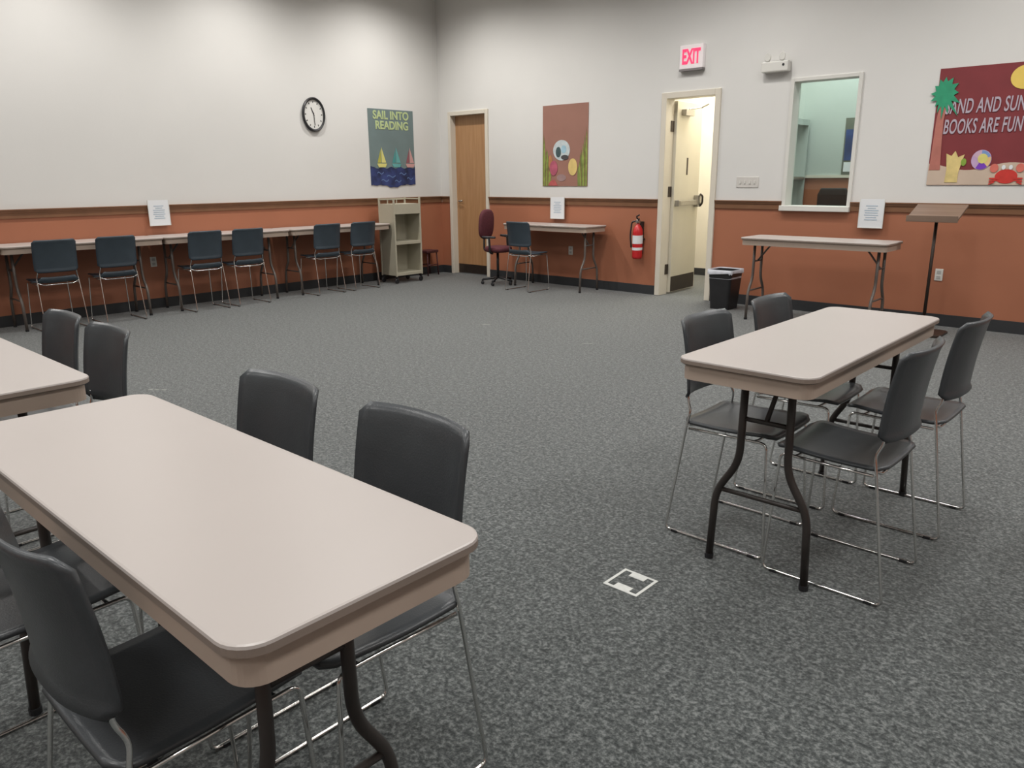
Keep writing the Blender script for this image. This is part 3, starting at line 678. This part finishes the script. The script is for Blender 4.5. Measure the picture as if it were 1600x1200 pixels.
# ------------------------------------------------------------------ fire extinguisher
t = thing('fire_extinguisher', 'red fire extinguisher hanging on the wall left of the exit door', 'fire extinguisher', (3.235, -.075, .39))
SXE = .85
bm = bmesh.new(); lathe(bm, [(.050, 0), (.060, .012), (.062, .03), (.062, .28), (.056, .32), (.036, .355), (.020, .37), (.020, .385)], 24, sx=SXE); obj('cylinder', bm, M_red, t, smooth=True)
bm = bmesh.new(); lathe(bm, [(.0632, .165), (.0632, .255)], 24, sx=SXE); obj('label_band', bm, M_paper, t)
bm = bmesh.new(); lathe(bm, [(.0632, .095), (.0632, .125)], 24, sx=SXE); obj('label_band', bm, M_paper, t)
bm = bmesh.new(); bx(bm, -.018, .018, -.018, .018, .383, .42); lathe(bm, [(.014, .018), (.014, .03)], 14, (0, 0, .40), axis='y'); obj('valve', bm, M_steel, t, bevel=.002)
tubeobj('handle', [(0, .01, .415), (-.02, -.01, .455), (.05, -.06, .475)], .008, M_black, t); tubeobj('handle', [(0, .0, .41), (.05, -.055, .435)], .007, M_black, t)
tubeobj('hose', [(-.015, 0, .405), (-.075, -.01, .40), (-.085, -.02, .25), (-.060, -.03, .12)], .009, M_black, t, rad=.05)
bm = bmesh.new(); bx(bm, -.03, .03, .056, .0745, .05, .40); bx(bm, -.056, .056, .04, .062, .20, .22); obj('wall_bracket', bm, M_dkmet, t)

# ------------------------------------------------------------------ bin
t = thing('waste_bin', 'black plastic waste bin with white liner on the floor right of the exit door', 'bin', (4.435, -.33, 0))
bm = bmesh.new(); r = .03
loft(bm, [(rrect(.20, .215, r), 0), (rrect(.245, .26, r), .36), (rrect(.258, .273, r), .362), (rrect(.258, .273, r), .378), (rrect(.236, .25, r), .378), (rrect(.19, .205, r), .012)])
obj('tub', bm, M_black, t)
bm = bmesh.new()
n = 40; rr = rrect(.266, .281, .034, 9); N = len(rr); rings = []
random.seed(5); ja = [random.uniform(-.012, .012) for _ in range(N)]
for (sc, z, j) in ((.90, .30, 0), (.90, .382, 0), (1.0, .388, 0), (1.01, .345, 1)):
    rings.append([bm.verts.new((p[0] * sc, p[1] * sc, z + ja[i] * j)) for i, p in enumerate(rr)])
for a in range(3):
    for k in range(N): bm.faces.new((rings[a][k], rings[a][(k + 1) % N], rings[a + 1][(k + 1) % N], rings[a + 1][k]))
obj('liner_bag', bm, M_bag, t, smooth=True)

# ------------------------------------------------------------------ lectern
t = thing('lectern', 'slim lectern with brown slanted top on a thin dark pole, by the right wall section', 'lectern', (6.285, -.46, 0))
bm = bmesh.new()
def P(x, s, th): # s 0 front(low) .. 1 back(high)
    return (x, -.15 + .27 * s, .915 + .10 * s + th)
v = [bm.verts.new(P(x, s, th)) for th in (0, .018) for (x, s) in ((-.185, 0), (.185, 0), (.185, 1), (-.185, 1))]
for f in ((0, 1, 2, 3), (4, 5, 6, 7), (0, 1, 5, 4), (1, 2, 6, 5), (2, 3, 7, 6), (3, 0, 4, 7)): bm.faces.new([v[i] for i in f])
obj('slanted_top', bm, M_walnut, t, bevel=.003)
bm = bmesh.new(); bx(bm, -.185, .185, -.157, -.148, .905, .955); obj('book_ledge', bm, M_walnut, t, bevel=.002)
tubeobj('pole', [(0, 0, .02), (0, 0, .955)], .0125, M_dkmet, t, 12)
bm = bmesh.new(); loft(bm, [(rrect(.32, .30, .03), 0), (rrect(.32, .30, .03), .016), (rrect(.30, .28, .03), .022)]); obj('base_plate', bm, M_dkmet, t)
bm = bmesh.new(); bx(bm, -.06, .06, -.04, .05, .945, .955); obj('mounting_plate', bm, M_dkmet, t)

# ------------------------------------------------------------------ tape marks on the carpet
def tape(name, label, boxes, loc, rz=0, m=M_tape):
    bm = bmesh.new()
    for b in boxes: bx(bm, b[0], b[1], b[2], b[3], 0, .0015)
    o = obj(name, bm, m); o.location = loc; o.rotation_euler = (0, 0, rz)
    return tag(o, label, 'tape')
e = .064
tape('tape_mark', 'square of white tape with two inner tabs stuck on the carpet near the right table',
     [(-e, e, -e, -e + .011), (-e, e, e - .009, e), (-e, -e + .010, -e + .011, e - .009), (e - .010, e, -e + .011, e - .009), (-e + .035, e - .035, -e + .011, -e + .036), (-e + .035, e - .035, e - .033, e - .009)], (6.767, -5.433, 0))
tape('tape_scrap', 'small white tape scraps on the carpet beyond the foreground table', [(-.06, -.03, -.008, .008), (-.015, .012, -.014, .004), (.03, .06, -.006, .01)], (3.21, -5.405, 0), .6, M_tapef)
tape('tape_scrap', 'faint short tape strip on the carpet near the room middle', [(-.035, .035, -.012, .012)], (3.25, -2.49, 0), .7, M_tapef)
tape('tape_scrap', 'faint tape strip on the carpet between room middle and waste bin', [(-.045, .045, -.008, .008)], (4.43, -2.56, 0), .9, M_tapef)
